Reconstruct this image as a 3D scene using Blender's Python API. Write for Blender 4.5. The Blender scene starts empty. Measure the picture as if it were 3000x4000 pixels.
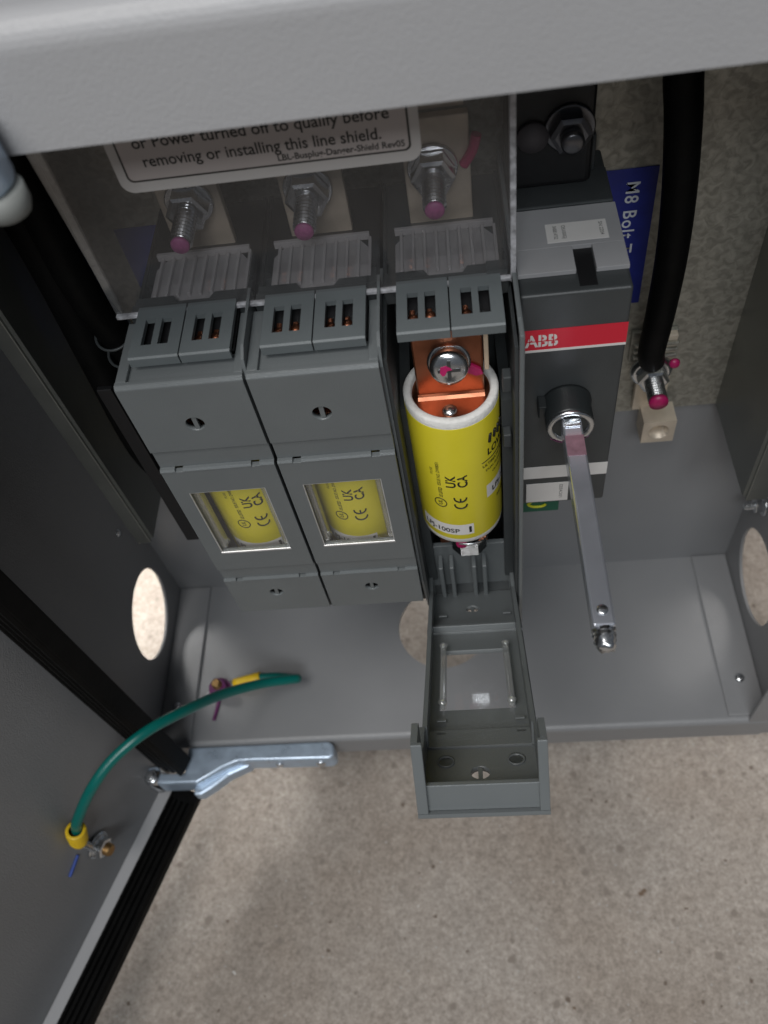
import bpy, bmesh, math, random
from mathutils import Vector, Matrix
random.seed(7)
S = 0.001                                   # everything below is written in millimetres
scene = bpy.context.scene
COL = scene.collection

# ------------------------------------------------------------------ camera
cam_d = bpy.data.cameras.new('camera'); cam = bpy.data.objects.new('camera', cam_d); COL.objects.link(cam)
Rr = [(0.9916002645995119, 0.00044130311908940553, -0.12933955503918826),
      (-0.07189644057202327, -0.8293834993164015, -0.5540342163573961),
      (-0.10751658978618905, 0.558679529169664, -0.8223851692531371)]
Cc = Vector((94.32863, -154.14551, 158.91016))
right, up, back = Vector(Rr[0]), -Vector(Rr[1]), -Vector(Rr[2])
M = Matrix((right, up, back)).transposed().to_4x4(); M.translation = Cc * S
cam.matrix_world = M
cam_d.sensor_fit = 'HORIZONTAL'; cam_d.sensor_width = 36; cam_d.lens = 36 * 1821.94 / 1659
cam_d.clip_start = 0.005; cam_d.clip_end = 50
cam_d.dof.use_dof = True; cam_d.dof.focus_distance = 0.262; cam_d.dof.aperture_fstop = 20
scene.camera = cam

# ------------------------------------------------------------------ light
world = bpy.data.worlds.new('World'); scene.world = world; world.use_nodes = True
bg = world.node_tree.nodes['Background']; bg.inputs[0].default_value = (0.80, 0.88, 1.0, 1); bg.inputs[1].default_value = 0.085
def area(name, loc, target, size, power, color, sy=None, spread=None):
    l = bpy.data.lights.new(name, 'AREA'); l.energy = power; l.color = color
    l.shape = 'RECTANGLE'; l.size = size; l.size_y = sy or size
    o = bpy.data.objects.new(name, l); COL.objects.link(o)
    o.location = Vector(loc) * S
    if spread: l.spread = math.radians(spread)
    d = (Vector(target) - Vector(loc)); o.rotation_euler = d.to_track_quat('-Z', 'Y').to_euler()
    return o
area('ceiling_lamp', (-330, -600, 1480), (90, 0, -150), 0.8, 16.5, (1.0, 0.975, 0.95), 0.7)
area('window_light', (120, -1180, 1130), (80, 0, -120), 0.6, 9.5, (0.93, 0.97, 1.0), 0.36)
area('left_rear_light', (-430, 330, 40), (-200, 165, -345), 0.25, 0.75, (1.0, 0.98, 0.95), spread=32)  # narrow lamp added to brighten the concrete beyond the left hole
area('side_light', (600, 300, 80), (320, 150, -345), 0.3, 0.2, (1.0, 0.95, 0.9), spread=40)
scene.view_settings.view_transform = 'Standard'; scene.view_settings.look = 'None'
scene.view_settings.exposure = 0; scene.view_settings.gamma = 1

# ------------------------------------------------------------------ materials
def mat(name, col, rough=0.5, metal=0.0, noise=0.0, nscale=200, bump=0.0, bscale=800, spec=0.5, rvar=0.0, coat=0):
    m = bpy.data.materials.new(name); m.use_nodes = True; nt = m.node_tree; N = nt.nodes; L = nt.links
    b = N['Principled BSDF']; b.inputs['Roughness'].default_value = rough; b.inputs['Metallic'].default_value = metal
    b.inputs['Base Color'].default_value = (*col, 1); b.inputs['Specular IOR Level'].default_value = spec
    b.inputs['Coat Weight'].default_value = coat
    tc = N.new('ShaderNodeTexCoord')
    if noise or rvar:
        n = N.new('ShaderNodeTexNoise'); n.inputs['Scale'].default_value = nscale; n.inputs['Detail'].default_value = 6
        L.new(tc.outputs['Object'], n.inputs['Vector'])
        if noise:
            r = N.new('ShaderNodeValToRGB')
            r.color_ramp.elements[0].position = .3; r.color_ramp.elements[1].position = .7
            r.color_ramp.elements[0].color = (*[c * (1 - noise) for c in col], 1)
            r.color_ramp.elements[1].color = (*[min(1, c * (1 + noise)) for c in col], 1)
            L.new(n.outputs['Fac'], r.inputs['Fac']); L.new(r.outputs['Color'], b.inputs['Base Color'])
        if rvar:
            mr = N.new('ShaderNodeMapRange'); mr.inputs['From Min'].default_value = .3; mr.inputs['From Max'].default_value = .7
            mr.inputs['To Min'].default_value = max(.02, rough - rvar); mr.inputs['To Max'].default_value = rough + rvar
            L.new(n.outputs['Fac'], mr.inputs['Value']); L.new(mr.outputs['Result'], b.inputs['Roughness'])
    if bump:
        n2 = N.new('ShaderNodeTexNoise'); n2.inputs['Scale'].default_value = bscale; n2.inputs['Detail'].default_value = 3
        L.new(tc.outputs['Object'], n2.inputs['Vector'])
        bp = N.new('ShaderNodeBump'); bp.inputs['Strength'].default_value = bump; bp.inputs['Distance'].default_value = 0.0003
        L.new(n2.outputs['Fac'], bp.inputs['Height']); L.new(bp.outputs['Normal'], b.inputs['Normal'])
    return m
def clear(name, tint=(1, 1, 1), gloss=0.08, rough=0.03, haze=0.0, hazecol=(.8, .8, .8)):
    m = bpy.data.materials.new(name); m.use_nodes = True; nt = m.node_tree; N = nt.nodes; L = nt.links
    N.remove(N['Principled BSDF']); out = N['Material Output']
    t = N.new('ShaderNodeBsdfTransparent'); t.inputs[0].default_value = (*tint, 1)
    g = N.new('ShaderNodeBsdfGlossy'); g.inputs['Roughness'].default_value = rough
    fr = N.new('ShaderNodeFresnel'); fr.inputs[0].default_value = 1.5
    ad = N.new('ShaderNodeMath'); ad.operation = 'ADD'; ad.inputs[1].default_value = gloss; ad.use_clamp = True
    geo = N.new('ShaderNodeNewGeometry'); inv = N.new('ShaderNodeMath'); inv.operation = 'SUBTRACT'; inv.inputs[0].default_value = 1
    L.new(geo.outputs['Backfacing'], inv.inputs[1]); ff = N.new('ShaderNodeMath'); ff.operation = 'MULTIPLY'
    L.new(fr.outputs[0], ff.inputs[0]); L.new(inv.outputs[0], ff.inputs[1]); L.new(ff.outputs[0], ad.inputs[0])
    mx = N.new('ShaderNodeMixShader'); L.new(ad.outputs[0], mx.inputs[0])
    base = t.outputs[0]
    if haze:
        d = N.new('ShaderNodeBsdfDiffuse'); d.inputs[0].default_value = (*hazecol, 1)
        tc = N.new('ShaderNodeTexCoord'); n = N.new('ShaderNodeTexNoise'); n.inputs['Scale'].default_value = 60; n.inputs['Detail'].default_value = 4
        L.new(tc.outputs['Object'], n.inputs['Vector'])
        mr = N.new('ShaderNodeMapRange'); mr.inputs['From Min'].default_value = .3; mr.inputs['From Max'].default_value = .75
        mr.inputs['To Min'].default_value = haze * .7; mr.inputs['To Max'].default_value = haze * 1.4
        L.new(n.outputs['Fac'], mr.inputs['Value'])
        h = N.new('ShaderNodeMixShader'); L.new(mr.outputs['Result'], h.inputs[0]); L.new(t.outputs[0], h.inputs[1]); L.new(d.outputs[0], h.inputs[2])
        base = h.outputs[0]
    L.new(base, mx.inputs[1]); L.new(g.outputs[0], mx.inputs[2]); L.new(mx.outputs[0], out.inputs[0])
    return m

PLASTIC = mat('grey_moulded_plastic', (.140, .153, .157), .33, noise=.05, nscale=40, bump=.25, bscale=2600, spec=.5)
PLASTIC_B = mat('blue_grey_contact_plastic', (.130, .147, .152), .45, noise=.06, nscale=90, bump=.25, bscale=2600)
PLASTIC_D = mat('dark_grey_plastic', (.045, .05, .052), .45, noise=.1, nscale=60, bump=.2, bscale=2000)
BLACKP = mat('black_plastic', (.008, .008, .009), .5, bump=.2)
PAINT = mat('grey_cabinet_paint', (.235, .238, .245), 0.36, noise=.06, nscale=18, bump=.6, bscale=1500, spec=.5, rvar=.07)
PAINT_LIT = mat('grey_cabinet_paint_lit', (.41, .41, .42), .42, noise=.03, nscale=14, bump=.4, bscale=1500)  # same cabinet paint, lightened for the stronger light on roof and door flange
RUBBER = mat('black_rubber', (.004, .004, .004), .5, noise=.3, nscale=100, bump=.3, bscale=500, spec=.08)
SHELF = mat('light_grey_plastic', (.36, .36, .37), .5, noise=.04, nscale=60)
YELLOW = mat('yellow_fuse_label', (.74, .64, .03), .38, noise=.04, nscale=60, bump=.1, bscale=600)
WHITE_C = mat('white_fuse_rim', (.78, .77, .74), .7, noise=.07, nscale=500, bump=.9, bscale=900)
COPPER = mat('copper', (.38, .15, .085), .36, 1.0, noise=.12, nscale=120, bump=.12, bscale=400, rvar=.08)
STEEL = mat('zinc_plated_steel', (.72, .74, .76), .24, 1.0, noise=.05, nscale=200, bump=.07, bscale=300, rvar=.06)
ZINC = mat('blue_zinc_casting', (.46, .56, .68), .34, .5, noise=.1, nscale=150, bump=.3, bscale=500, rvar=.08)
SHAFTM = mat('scuffed_zinc_shaft', (.62, .65, .72), .22, .8, noise=.05, nscale=90, bump=.06, bscale=240, rvar=.05)
TINNED = mat('tinned_busbar', (.62, .54, .44), .5, .45, noise=.15, nscale=110, bump=.3, bscale=600)
BEIGE = mat('beige_clip', (.66, .52, .38), .6, .2, noise=.1)
RED = mat('red_label', (.62, .012, .035), .4, bump=.1)
WHITE = mat('white_label', (.72, .70, .68), .5, noise=.02)
STICK = mat('sticker_paper', (.56, .50, .48), .55, noise=.03, nscale=30)
STICKB = mat('sticker_border_paper', (.60, .57, .55), .5)
INK = mat('black_ink', (.012, .012, .010), .5)
BLUEL = mat('blue_label', (.010, .020, .20), .45, noise=.1)
GREENL = mat('green_label', (.0, .09, .05), .5)
YINK = mat('yellow_ink', (.55, .55, .02), .5)
LBLUE = mat('pale_print', (.62, .64, .68), .5)
PINK = mat('pink_torque_paint', (.33, .07, .22), .5, noise=.15, nscale=900, bump=.4)
MAGENTA = mat('magenta_torque_paint', (.42, .012, .11), .4, noise=.1, nscale=900)
PURPLE = mat('purple_torque_paint', (.12, .02, .10), .5, noise=.2, nscale=900)
GREENW = mat('green_wire_jacket', (.0, .135, .115), .33, noise=.05, nscale=60)
YCRIMP = mat('yellow_crimp_sleeve', (.78, .52, .02), .45, noise=.08, nscale=400, bump=.3)
BLUEP = mat('blue_paint_mark', (.02, .06, .3), .5)
BRASS = mat('brass_bolt', (.45, .28, .12), .4, 1.0, noise=.3, nscale=900, bump=.5)
CLEARP = clear('clear_window', gloss=.02, rough=.06, haze=.015)
CLEARR = clear('clear_window_rim', tint=(.86, .88, .87), gloss=.22, rough=.16, haze=.14, hazecol=(.9, .9, .9))
SHIELDM = clear('clear_polycarbonate', tint=(.93, .92, .92), gloss=.0, rough=.08, haze=.03, hazecol=(.75, .74, .74))
SHIELDE = mat('cut_edge_painted_glints', (.42, .42, .44), .35, noise=.55, nscale=420, bump=1.0, bscale=350)  # uneven pale colour imitates sparkle along the sheet's cut edges
def ribbed():
    m = mat('translucent_ribbed_plastic', (.55, .54, .55), .4)
    b = m.node_tree.nodes['Principled BSDF']; b.inputs['Alpha'].default_value = .5; b.inputs['Roughness'].default_value = .18
    return m
RIBBED = ribbed()

def concrete():
    m = bpy.data.materials.new('concrete'); m.use_nodes = True; nt = m.node_tree; N = nt.nodes; L = nt.links
    b = N['Principled BSDF']; b.inputs['Roughness'].default_value = .85
    tc = N.new('ShaderNodeTexCoord')
    def noise(sc, det=6, rough=.6):
        n = N.new('ShaderNodeTexNoise'); n.inputs['Scale'].default_value = sc; n.inputs['Detail'].default_value = det
        n.inputs['Roughness'].default_value = rough; L.new(tc.outputs['Object'], n.inputs['Vector']); return n
    def ramp(src, p0, c0, p1, c1):
        r = N.new('ShaderNodeValToRGB'); e = r.color_ramp.elements
        e[0].position = p0; e[0].color = (*c0, 1); e[1].position = p1; e[1].color = (*c1, 1)
        L.new(src, r.inputs['Fac']); return r
    def mix(a, c, fac, mode='MIX'):
        x = N.new('ShaderNodeMix'); x.data_type = 'RGBA'; x.blend_type = mode
        if isinstance(fac, float): x.inputs[0].default_value = fac
        else: L.new(fac, x.inputs[0])
        for s, v in ((6, a), (7, c)):
            if isinstance(v, tuple): x.inputs[s].default_value = (*v, 1)
            else: L.new(v, x.inputs[s])
        return x.outputs[2]
    base = ramp(noise(11, 8, .6).outputs['Fac'], .32, (.325, .280, .240), .68, (.405, .370, .335)).outputs[0]
    g = ramp(noise(430, 6, .8).outputs['Fac'], .34, (.68, .66, .64), .66, (1.28, 1.28, 1.28)).outputs[0]
    c = mix(base, g, 1.0, 'MULTIPLY')
    g3 = ramp(noise(140, 6, .8).outputs['Fac'], .36, (.84, .83, .82), .64, (1.10, 1.10, 1.10)).outputs[0]
    c = mix(c, g3, 1.0, 'MULTIPLY')
    def specks(scale, thr_pick, rad, colr, seed):
        mp = N.new('ShaderNodeMapping'); mp.inputs['Location'].default_value = (seed, seed * 2.3, 0); L.new(tc.outputs['Object'], mp.inputs['Vector'])
        # wobble the cell coordinates so that the specks are not round
        wn = noise(scale * 5, 2); ws = N.new('ShaderNodeVectorMath'); ws.operation = 'SCALE'; ws.inputs['Scale'].default_value = .35 / scale
        L.new(wn.outputs['Color'], ws.inputs[0]); wa = N.new('ShaderNodeVectorMath'); L.new(mp.outputs[0], wa.inputs[0]); L.new(ws.outputs[0], wa.inputs[1])
        v = N.new('ShaderNodeTexVoronoi'); v.voronoi_dimensions = '2D'; v.inputs['Scale'].default_value = scale
        L.new(wa.outputs[0], v.inputs['Vector'])
        sep = N.new('ShaderNodeSeparateColor'); L.new(v.outputs['Color'], sep.inputs[0])
        pick = N.new('ShaderNodeMath'); pick.operation = 'GREATER_THAN'; pick.inputs[1].default_value = thr_pick; L.new(sep.outputs[0], pick.inputs[0])
        sz = N.new('ShaderNodeMath'); sz.operation = 'MULTIPLY'; sz.inputs[1].default_value = rad; L.new(sep.outputs[1], sz.inputs[0])
        near = N.new('ShaderNodeMapRange'); near.inputs['From Max'].default_value = 0.0
        L.new(sz.outputs[0], near.inputs['From Min']); L.new(v.outputs['Distance'], near.inputs['Value'])
        sm = N.new('ShaderNodeMath'); sm.operation = 'MULTIPLY'; sm.inputs[1].default_value = 2.0; sm.use_clamp = True; L.new(near.outputs[0], sm.inputs[0])
        mu = N.new('ShaderNodeMath'); mu.operation = 'MULTIPLY'; L.new(pick.outputs[0], mu.inputs[0]); L.new(sm.outputs[0], mu.inputs[1])
        return colr, mu.outputs[0]
    for sp in (specks(260, .90, .20, (.43, .41, .385), 1.3), specks(60, .965, .09, (.62, .60, .57), 3.1), specks(120, .92, .20, (.15, .115, .09), 5.2),
               specks(24, .93, .12, (.16, .11, .075), 7.7), specks(95, .80, .28, (.24, .205, .175), 9.1), specks(13, .86, .07, (.19, .13, .085), 2.2)):
        c = mix(c, sp[0], sp[1])
    L.new(c, b.inputs['Base Color'])
    bp = N.new('ShaderNodeBump'); bp.inputs['Strength'].default_value = .5; bp.inputs['Distance'].default_value = .001
    L.new(noise(220, 5, .7).outputs['Fac'], bp.inputs['Height']); L.new(bp.outputs[0], b.inputs['Normal'])
    return m
CONCRETE = concrete()
def galvanised():
    m = bpy.data.materials.new('galvanised_steel'); m.use_nodes = True; nt = m.node_tree; N = nt.nodes; L = nt.links
    b = N['Principled BSDF']; b.inputs['Metallic'].default_value = .8; b.inputs['Roughness'].default_value = .5
    tc = N.new('ShaderNodeTexCoord'); v = N.new('ShaderNodeTexNoise'); v.inputs['Scale'].default_value = 320; v.inputs['Detail'].default_value = 4
    v.inputs['Distortion'].default_value = .8
    L.new(tc.outputs['Object'], v.inputs['Vector'])
    r = N.new('ShaderNodeValToRGB'); e = r.color_ramp.elements; e[0].position = .36; e[0].color = (.30, .295, .26, 1); e[1].position = .66; e[1].color = (.48, .47, .42, 1)
    L.new(v.outputs['Fac'], r.inputs['Fac']); L.new(r.outputs[0], b.inputs['Base Color'])
    bp = N.new('ShaderNodeBump'); bp.inputs['Strength'].default_value = .3; bp.inputs['Distance'].default_value = .0004
    L.new(v.outputs['Fac'], bp.inputs['Height']); L.new(bp.outputs[0], b.inputs['Normal'])
    return m
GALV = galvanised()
SATIN = mat('satin_galvanised_shaded', (.20, .21, .20), .38, .75, noise=.12, nscale=30, bump=.2, bscale=300, rvar=.05)  # pan metal made smoother, and darkened for the shade at its sides

# ------------------------------------------------------------------ mesh helpers
class MB:
    def __init__(s): s.bm = bmesh.new(); s.xf = None
    def merge(s, b):
        b.verts.ensure_lookup_table(); mp = [s.bm.verts.new(v.co) for v in b.verts]
        b.verts.index_update()
        for f in b.faces:
            try:
                nf = s.bm.faces.new([mp[v.index] for v in f.verts]); nf.smooth = f.smooth
            except ValueError: pass
        b.free(); return s
    def box(s, x0, x1, y0, y1, z0, z1, bev=0.0, seg=2):
        b = bmesh.new(); bmesh.ops.create_cube(b, size=1)
        for v in b.verts: v.co = Vector(((x0 + x1) / 2 + v.co.x * abs(x1 - x0), (y0 + y1) / 2 + v.co.y * abs(y1 - y0), (z0 + z1) / 2 + v.co.z * abs(z1 - z0)))
        if bev: bmesh.ops.bevel(b, geom=b.edges[:], offset=bev, segments=seg, affect='EDGES', profile=.5)
        return s.merge(b)
    def cyl(s, p0, p1, r, r2=None, seg=32, bev=0):
        p0, p1 = Vector(p0), Vector(p1); r2 = r if r2 is None else r2
        d = (p1 - p0).normalized(); q = d.to_track_quat('Z', 'Y'); b = bmesh.new(); L = (p1 - p0).length
        prof = [(r, 0), (r2, L)] if not bev else [(r - bev, 0), (r, bev), (r2, L - bev), (r2 - bev, L)]
        s._lathe(b, prof, seg, True)
        for v in b.verts: v.co = p0 + q @ v.co
        return s.merge(b)
    def _lathe(s, b, prof, seg, cap):
        rings = []
        for (r, z) in prof:
            if r < 1e-6: rings.append([b.verts.new((0, 0, z))])
            else: rings.append([b.verts.new((r * math.cos(2 * math.pi * i / seg), r * math.sin(2 * math.pi * i / seg), z)) for i in range(seg)])
        for a, c in zip(rings, rings[1:]):
            for i in range(seg):
                j = (i + 1) % seg
                if len(a) == 1 and len(c) == 1: continue
                if len(a) == 1: f = b.faces.new([a[0], c[i], c[j]])
                elif len(c) == 1: f = b.faces.new([a[i], a[j], c[0]])
                else: f = b.faces.new([a[i], a[j], c[j], c[i]])
                f.smooth = True
        if cap:
            if len(rings[0]) > 1: b.faces.new(rings[0][::-1])
            if len(rings[-1]) > 1: b.faces.new(rings[-1])
    def lathe(s, prof, origin, axis=(0, 0, 1), seg=48, cap=True, wob=0):
        b = bmesh.new(); s._lathe(b, prof, seg, cap); q = Vector(axis).to_track_quat('Z', 'Y'); o = Vector(origin)
        for v in b.verts:
            c = v.co.copy()
            if wob: c *= 1 + random.uniform(-wob, wob)
            v.co = o + q @ c
        return s.merge(b)
    def prism(s, pts, axis, a, b_, bev=0, seg=2):
        """outline pts in the two other axes, extruded a..b_ along axis"""
        b = bmesh.new()
        def P(u, v, w): return {'X': (w, u, v), 'Y': (u, w, v), 'Z': (u, v, w)}[axis]
        lo = [b.verts.new(P(u, v, a)) for u, v in pts]; hi = [b.verts.new(P(u, v, b_)) for u, v in pts]
        b.faces.new(lo[::-1]); b.faces.new(hi)
        n = len(pts)
        for i in range(n): b.faces.new([lo[i], lo[(i + 1) % n], hi[(i + 1) % n], hi[i]])
        bmesh.ops.recalc_face_normals(b, faces=b.faces[:])
        if bev: bmesh.ops.bevel(b, geom=[e for e in b.edges if e.is_manifold and e.calc_face_angle(0) > .5], offset=bev, segments=seg, affect='EDGES', profile=.5)
        return s.merge(b)
    def holed(s, axis, u0, u1, v0, v1, cu, cv, r, a, b_, seg=64, rv=None):
        """rectangular plate with a round hole"""
        rv = rv or r
        b = bmesh.new()
        def P(u, v, w): return {'X': (w, u, v), 'Y': (u, w, v), 'Z': (u, v, w)}[axis]
        angs = sorted([2 * math.pi * i / seg for i in range(seg)] + [math.atan2(y - cv, x - cu) % (2 * math.pi) for x in (u0, u1) for y in (v0, v1)])
        rows = {}
        for w in (a, b_):
            inn, out = [], []
            for t in angs:
                c, sn = math.cos(t), math.sin(t)
                k = min([q for q in ((u1 - cu) / c if c > 1e-9 else 1e9, (u0 - cu) / c if c < -1e-9 else 1e9, (v1 - cv) / sn if sn > 1e-9 else 1e9, (v0 - cv) / sn if sn < -1e-9 else 1e9)])
                inn.append(b.verts.new(P(cu + r * c, cv + rv * sn, w))); out.append(b.verts.new(P(cu + k * c, cv + k * sn, w)))
            rows[w] = (inn, out)
        n = len(angs)
        for i in range(n):
            j = (i + 1) % n
            (i0, o0), (i1, o1) = rows[a], rows[b_]
            b.faces.new([i0[i], i0[j], o0[j], o0[i]]); b.faces.new([i1[i], o1[i], o1[j], i1[j]])
            f = b.faces.new([i0[i], i1[i], i1[j], i0[j]]); f.smooth = True
            b.faces.new([o0[i], o0[j], o1[j], o1[i]])
        bmesh.ops.recalc_face_normals(b, faces=b.faces[:])
        return s.merge(b)
    def tube(s, pts, r, seg=16, sub=8, rfun=None):
        P = [Vector(p) for p in pts]; path = []
        for i in range(len(P) - 1):
            p0 = P[max(i - 1, 0)]; p1 = P[i]; p2 = P[i + 1]; p3 = P[min(i + 2, len(P) - 1)]
            for k in range(sub):
                t = k / sub
                path.append(.5 * ((2 * p1) + (p2 - p0) * t + (2 * p0 - 5 * p1 + 4 * p2 - p3) * t * t + (3 * p1 - p0 - 3 * p2 + p3) * t ** 3))
        path.append(P[-1]); b = bmesh.new(); rings = []; n = None
        for i, p in enumerate(path):
            d = (path[min(i + 1, len(path) - 1)] - path[max(i - 1, 0)]).normalized()
            if n is None: n = d.orthogonal().normalized()
            n = (n - n.dot(d) * d).normalized(); m2 = d.cross(n)
            rr = r if not rfun else r * rfun(i / (len(path) - 1))
            rings.append([b.verts.new(p + rr * (math.cos(2 * math.pi * k / seg) * n + math.sin(2 * math.pi * k / seg) * m2)) for k in range(seg)])
        for a, c in zip(rings, rings[1:]):
            for k in range(seg):
                f = b.faces.new([a[k], a[(k + 1) % seg], c[(k + 1) % seg], c[k]]); f.smooth = True
        b.faces.new(rings[0][::-1]); b.faces.new(rings[-1])
        return s.merge(b)
    def hexa(s, c, axis, af, h, bev=.3):
        r = af / math.sqrt(3); b = bmesh.new(); s._lathe(b, [(r - bev, 0), (r, bev), (r, h - bev), (r - bev * 2.2, h)], 6, True)
        for f in b.faces: f.smooth = False
        q = Vector(axis).to_track_quat('Z', 'Y'); o = Vector(c)
        for v in b.verts: v.co = o + q @ v.co
        return s.merge(b)
    def thread(s, p0, p1, r, pitch=1.25, depth=.35, seg=28):
        p0, p1 = Vector(p0), Vector(p1); L = (p1 - p0).length; prof = []; z = 0
        while z < L - pitch: prof += [(r - depth, z), (r, z + pitch * .4), (r, z + pitch * .55), (r - depth, z + pitch * .98)]; z += pitch
        prof += [(r - depth, L - .4), (r - depth - .4, L)]
        b = bmesh.new(); s._lathe(b, prof, seg, True); q = (p1 - p0).to_track_quat('Z', 'Y')
        for f in b.faces: f.smooth = False
        for v in b.verts: v.co = p0 + q @ v.co
        return s.merge(b)
    def apply(s, fn):
        for v in s.bm.verts: v.co = fn(v.co.copy())
        return s
    def build(s, name, m, parent=None, origin=None):
        bmesh.ops.recalc_face_normals(s.bm, faces=s.bm.faces[:])
        o0 = Vector(origin) if origin is not None else Vector((0, 0, 0))
        for v in s.bm.verts: v.co = (v.co - o0) * S
        me = bpy.data.meshes.new(name); s.bm.to_mesh(me); s.bm.free(); me.materials.append(m)
        o = bpy.data.objects.new(name, me); COL.objects.link(o); o.location = o0 * S
        if parent is not None:
            o.parent = parent; pl = Vector((0, 0, 0)); q = parent
            while q is not None: pl += q.location; q = q.parent
            o.location = o0 * S - pl
        return o

def tag(o, label=None, cat=None, group=None, kind=None):
    if label: o['label'] = label
    if cat: o['category'] = cat
    if group: o['group'] = group
    if kind: o['kind'] = kind
    return o
def thing(name, loc, label, cat, group=None):
    o = bpy.data.objects.new(name, None); COL.objects.link(o); o.location = Vector(loc) * S; o.empty_display_size = .005
    return tag(o, label, cat, group)

def text_mb(s, size, fn, align='LEFT', spacing=1.0, thick=0.0, width=None, bold=0.0):
    """lettering as a mesh; fn maps (u, v) in mm to a point"""
    cu = bpy.data.curves.new('lettering', 'FONT'); cu.body = s; cu.size = 1; cu.align_x = align; cu.space_character = spacing
    cu.offset = bold; cu.resolution_u = 3
    ob = bpy.data.objects.new('lettering_tmp', cu); COL.objects.link(ob)
    me = bpy.data.meshes.new_from_object(ob.evaluated_get(bpy.context.evaluated_depsgraph_get()))
    COL.objects.unlink(ob); bpy.data.objects.remove(ob)
    b = bmesh.new(); b.from_mesh(me); bpy.data.meshes.remove(me); bpy.data.curves.remove(cu)
    sx = size
    if width:
        xs = [v.co.x for v in b.verts]
        if xs: sx = width / (max(xs) - min(xs))
    for v in b.verts: v.co = Vector(fn(v.co.x * sx, v.co.y * size))
    mb = MB(); mb.merge(b); return mb

# ------------------------------------------------------------------ the setting
g = MB(); g.box(-3500, 3500, -3500, 3500, -365, -345)
tag(g.build('ground', CONCRETE), kind='structure')

# ------------------------------------------------------------------ the cabinet
XL, XR, YB, YF, ZF, ZR = -82.5, 230, 88, -7.5, -264, 98
cab = thing('cabinet', ((XL + XR) / 2, YB, ZF), 'open grey painted steel cabinet with hinged door swung out to the left, standing over concrete', 'cabinet')
hc = dict(cu=53.8, cv=-228, r=24.5)
MB().holed('X', YF, YB, ZF, ZR, hc['cu'], hc['cv'], hc['r'], XL - 1.6, XL).build('side_panel', PAINT, cab)
MB().holed('X', YF, YB, ZF, ZR, hc['cu'], hc['cv'], hc['r'], XR, XR + 1.6).build('side_panel', PAINT, cab)
MB().box(XL, XR, YB, YB + 1.6, ZF, ZR).build('back_panel', PAINT, cab)
b = MB().holed('Z', XL, XR, YF + 3, YB, 72, 54, 24.5, ZF - 1.6, ZF)
# the front edge rolls over into a turned down lip
def lip(mb, x0, x1, zt, h, y0, rr=3.0, sgn=-1, t=1.6):
    pts = [(y0 + rr, zt)]
    for k in range(1, 9):
        a = math.pi / 2 * k / 8; pts.append((y0 + rr - rr * math.sin(a), zt - rr + rr * math.cos(a)))
    pts += [(y0, zt - h), (y0 + t, zt - h), (y0 + t, zt - rr), (y0 + rr, zt - t)]
    mb.prism(pts, 'X', x0, x1)
lip(b, XL, XR, ZF, 19, YF)
b.build('floor_panel', PAINT, cab)
for x0, x1 in ((XL + .2, -64), (211.5, XR - .2)):       # folded flanges that lie on the floor at each side
    MB().box(x0, x1, YF + 3.2, YB - .3, ZF + .02, ZF + 1.6, .5).build('side_flange', PAINT, cab)
b = MB().box(-190, 330, YF + 6, YB + 1.6, ZR - 1.6, ZR)
lip(b, -190, 330, ZR, 23.0, YF - 3, rr=5.5)
b.box(-190, 330, YF + 2.4, YF + 6.2, ZR - 1.6, ZR)
b.build('roof_panel', PAINT_LIT, cab)
for x0, x1 in ((221, 249),):
    MB().box(x0, x1, YF + .4, YF + 2.2, ZF - 18.8, 73, .6).build('front_flange', PAINT, cab)
# galvanised mounting pan
pan = MB().box(-43, 200, 84, 85.4, -128, 90)
pan = pan.build('mounting_pan', GALV, cab)
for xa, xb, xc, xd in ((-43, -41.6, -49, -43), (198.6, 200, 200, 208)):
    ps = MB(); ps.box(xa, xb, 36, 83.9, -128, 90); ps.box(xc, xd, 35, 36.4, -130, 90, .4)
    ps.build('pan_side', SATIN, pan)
bl = MB().box(136, 159.5, 83.6, 83.9, -66, -9.5); lab = bl.build('torque_label', BLUEL, pan)
text_mb('M8 Bolt Torque', 6.2, lambda u, v: (149.9 + v, 83.5, -14 - u), spacing=1.12, bold=.012).build('lettering', LBLUE, lab)
bl = MB().box(-20, 8, 83.6, 83.9, -66, -10.5); lab = bl.build('torque_label', BLUEL, pan)
text_mb('Torque', 6.2, lambda u, v: (-7.5 - v, 83.5, -45 + u), spacing=1.12, bold=.012).build('lettering', LBLUE, lab)
def screw(name, c, axis, r, m, parent, h=None, slot=True):
    h = h or r * .55
    prof = [(r, 0), (r * .97, h * .4), (r * .75, h * .8), (r * .35, h), (0, h * 1.04)]
    return MB().lathe(prof, c, axis, 24).build(name, m, parent)
screw('rivet', (-74.1, 14.7, ZF + 1.6), (0, 0, 1), 2.2, STEEL, cab)
screw('rivet', (221, 15, ZF + 1.6), (0, 0, 1), 2.4, STEEL, cab)
screw('rivet', (XL, 71.3, -174.1), (1, 0, 0), 2.2, STEEL, cab)
n = MB(); n.lathe([(5.4, 0), (5.4, .8), (5, 1)], (XR, 72, -191), (-1, 0, 0), 32); n.hexa((XR - 1, 72, -191), (-1, 0, 0), 7, 3.4); n.thread((XR - 4.4, 72, -191), (XR - 9, 72, -191), 2); n.build('panel_bolt', STEEL, cab)

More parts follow.
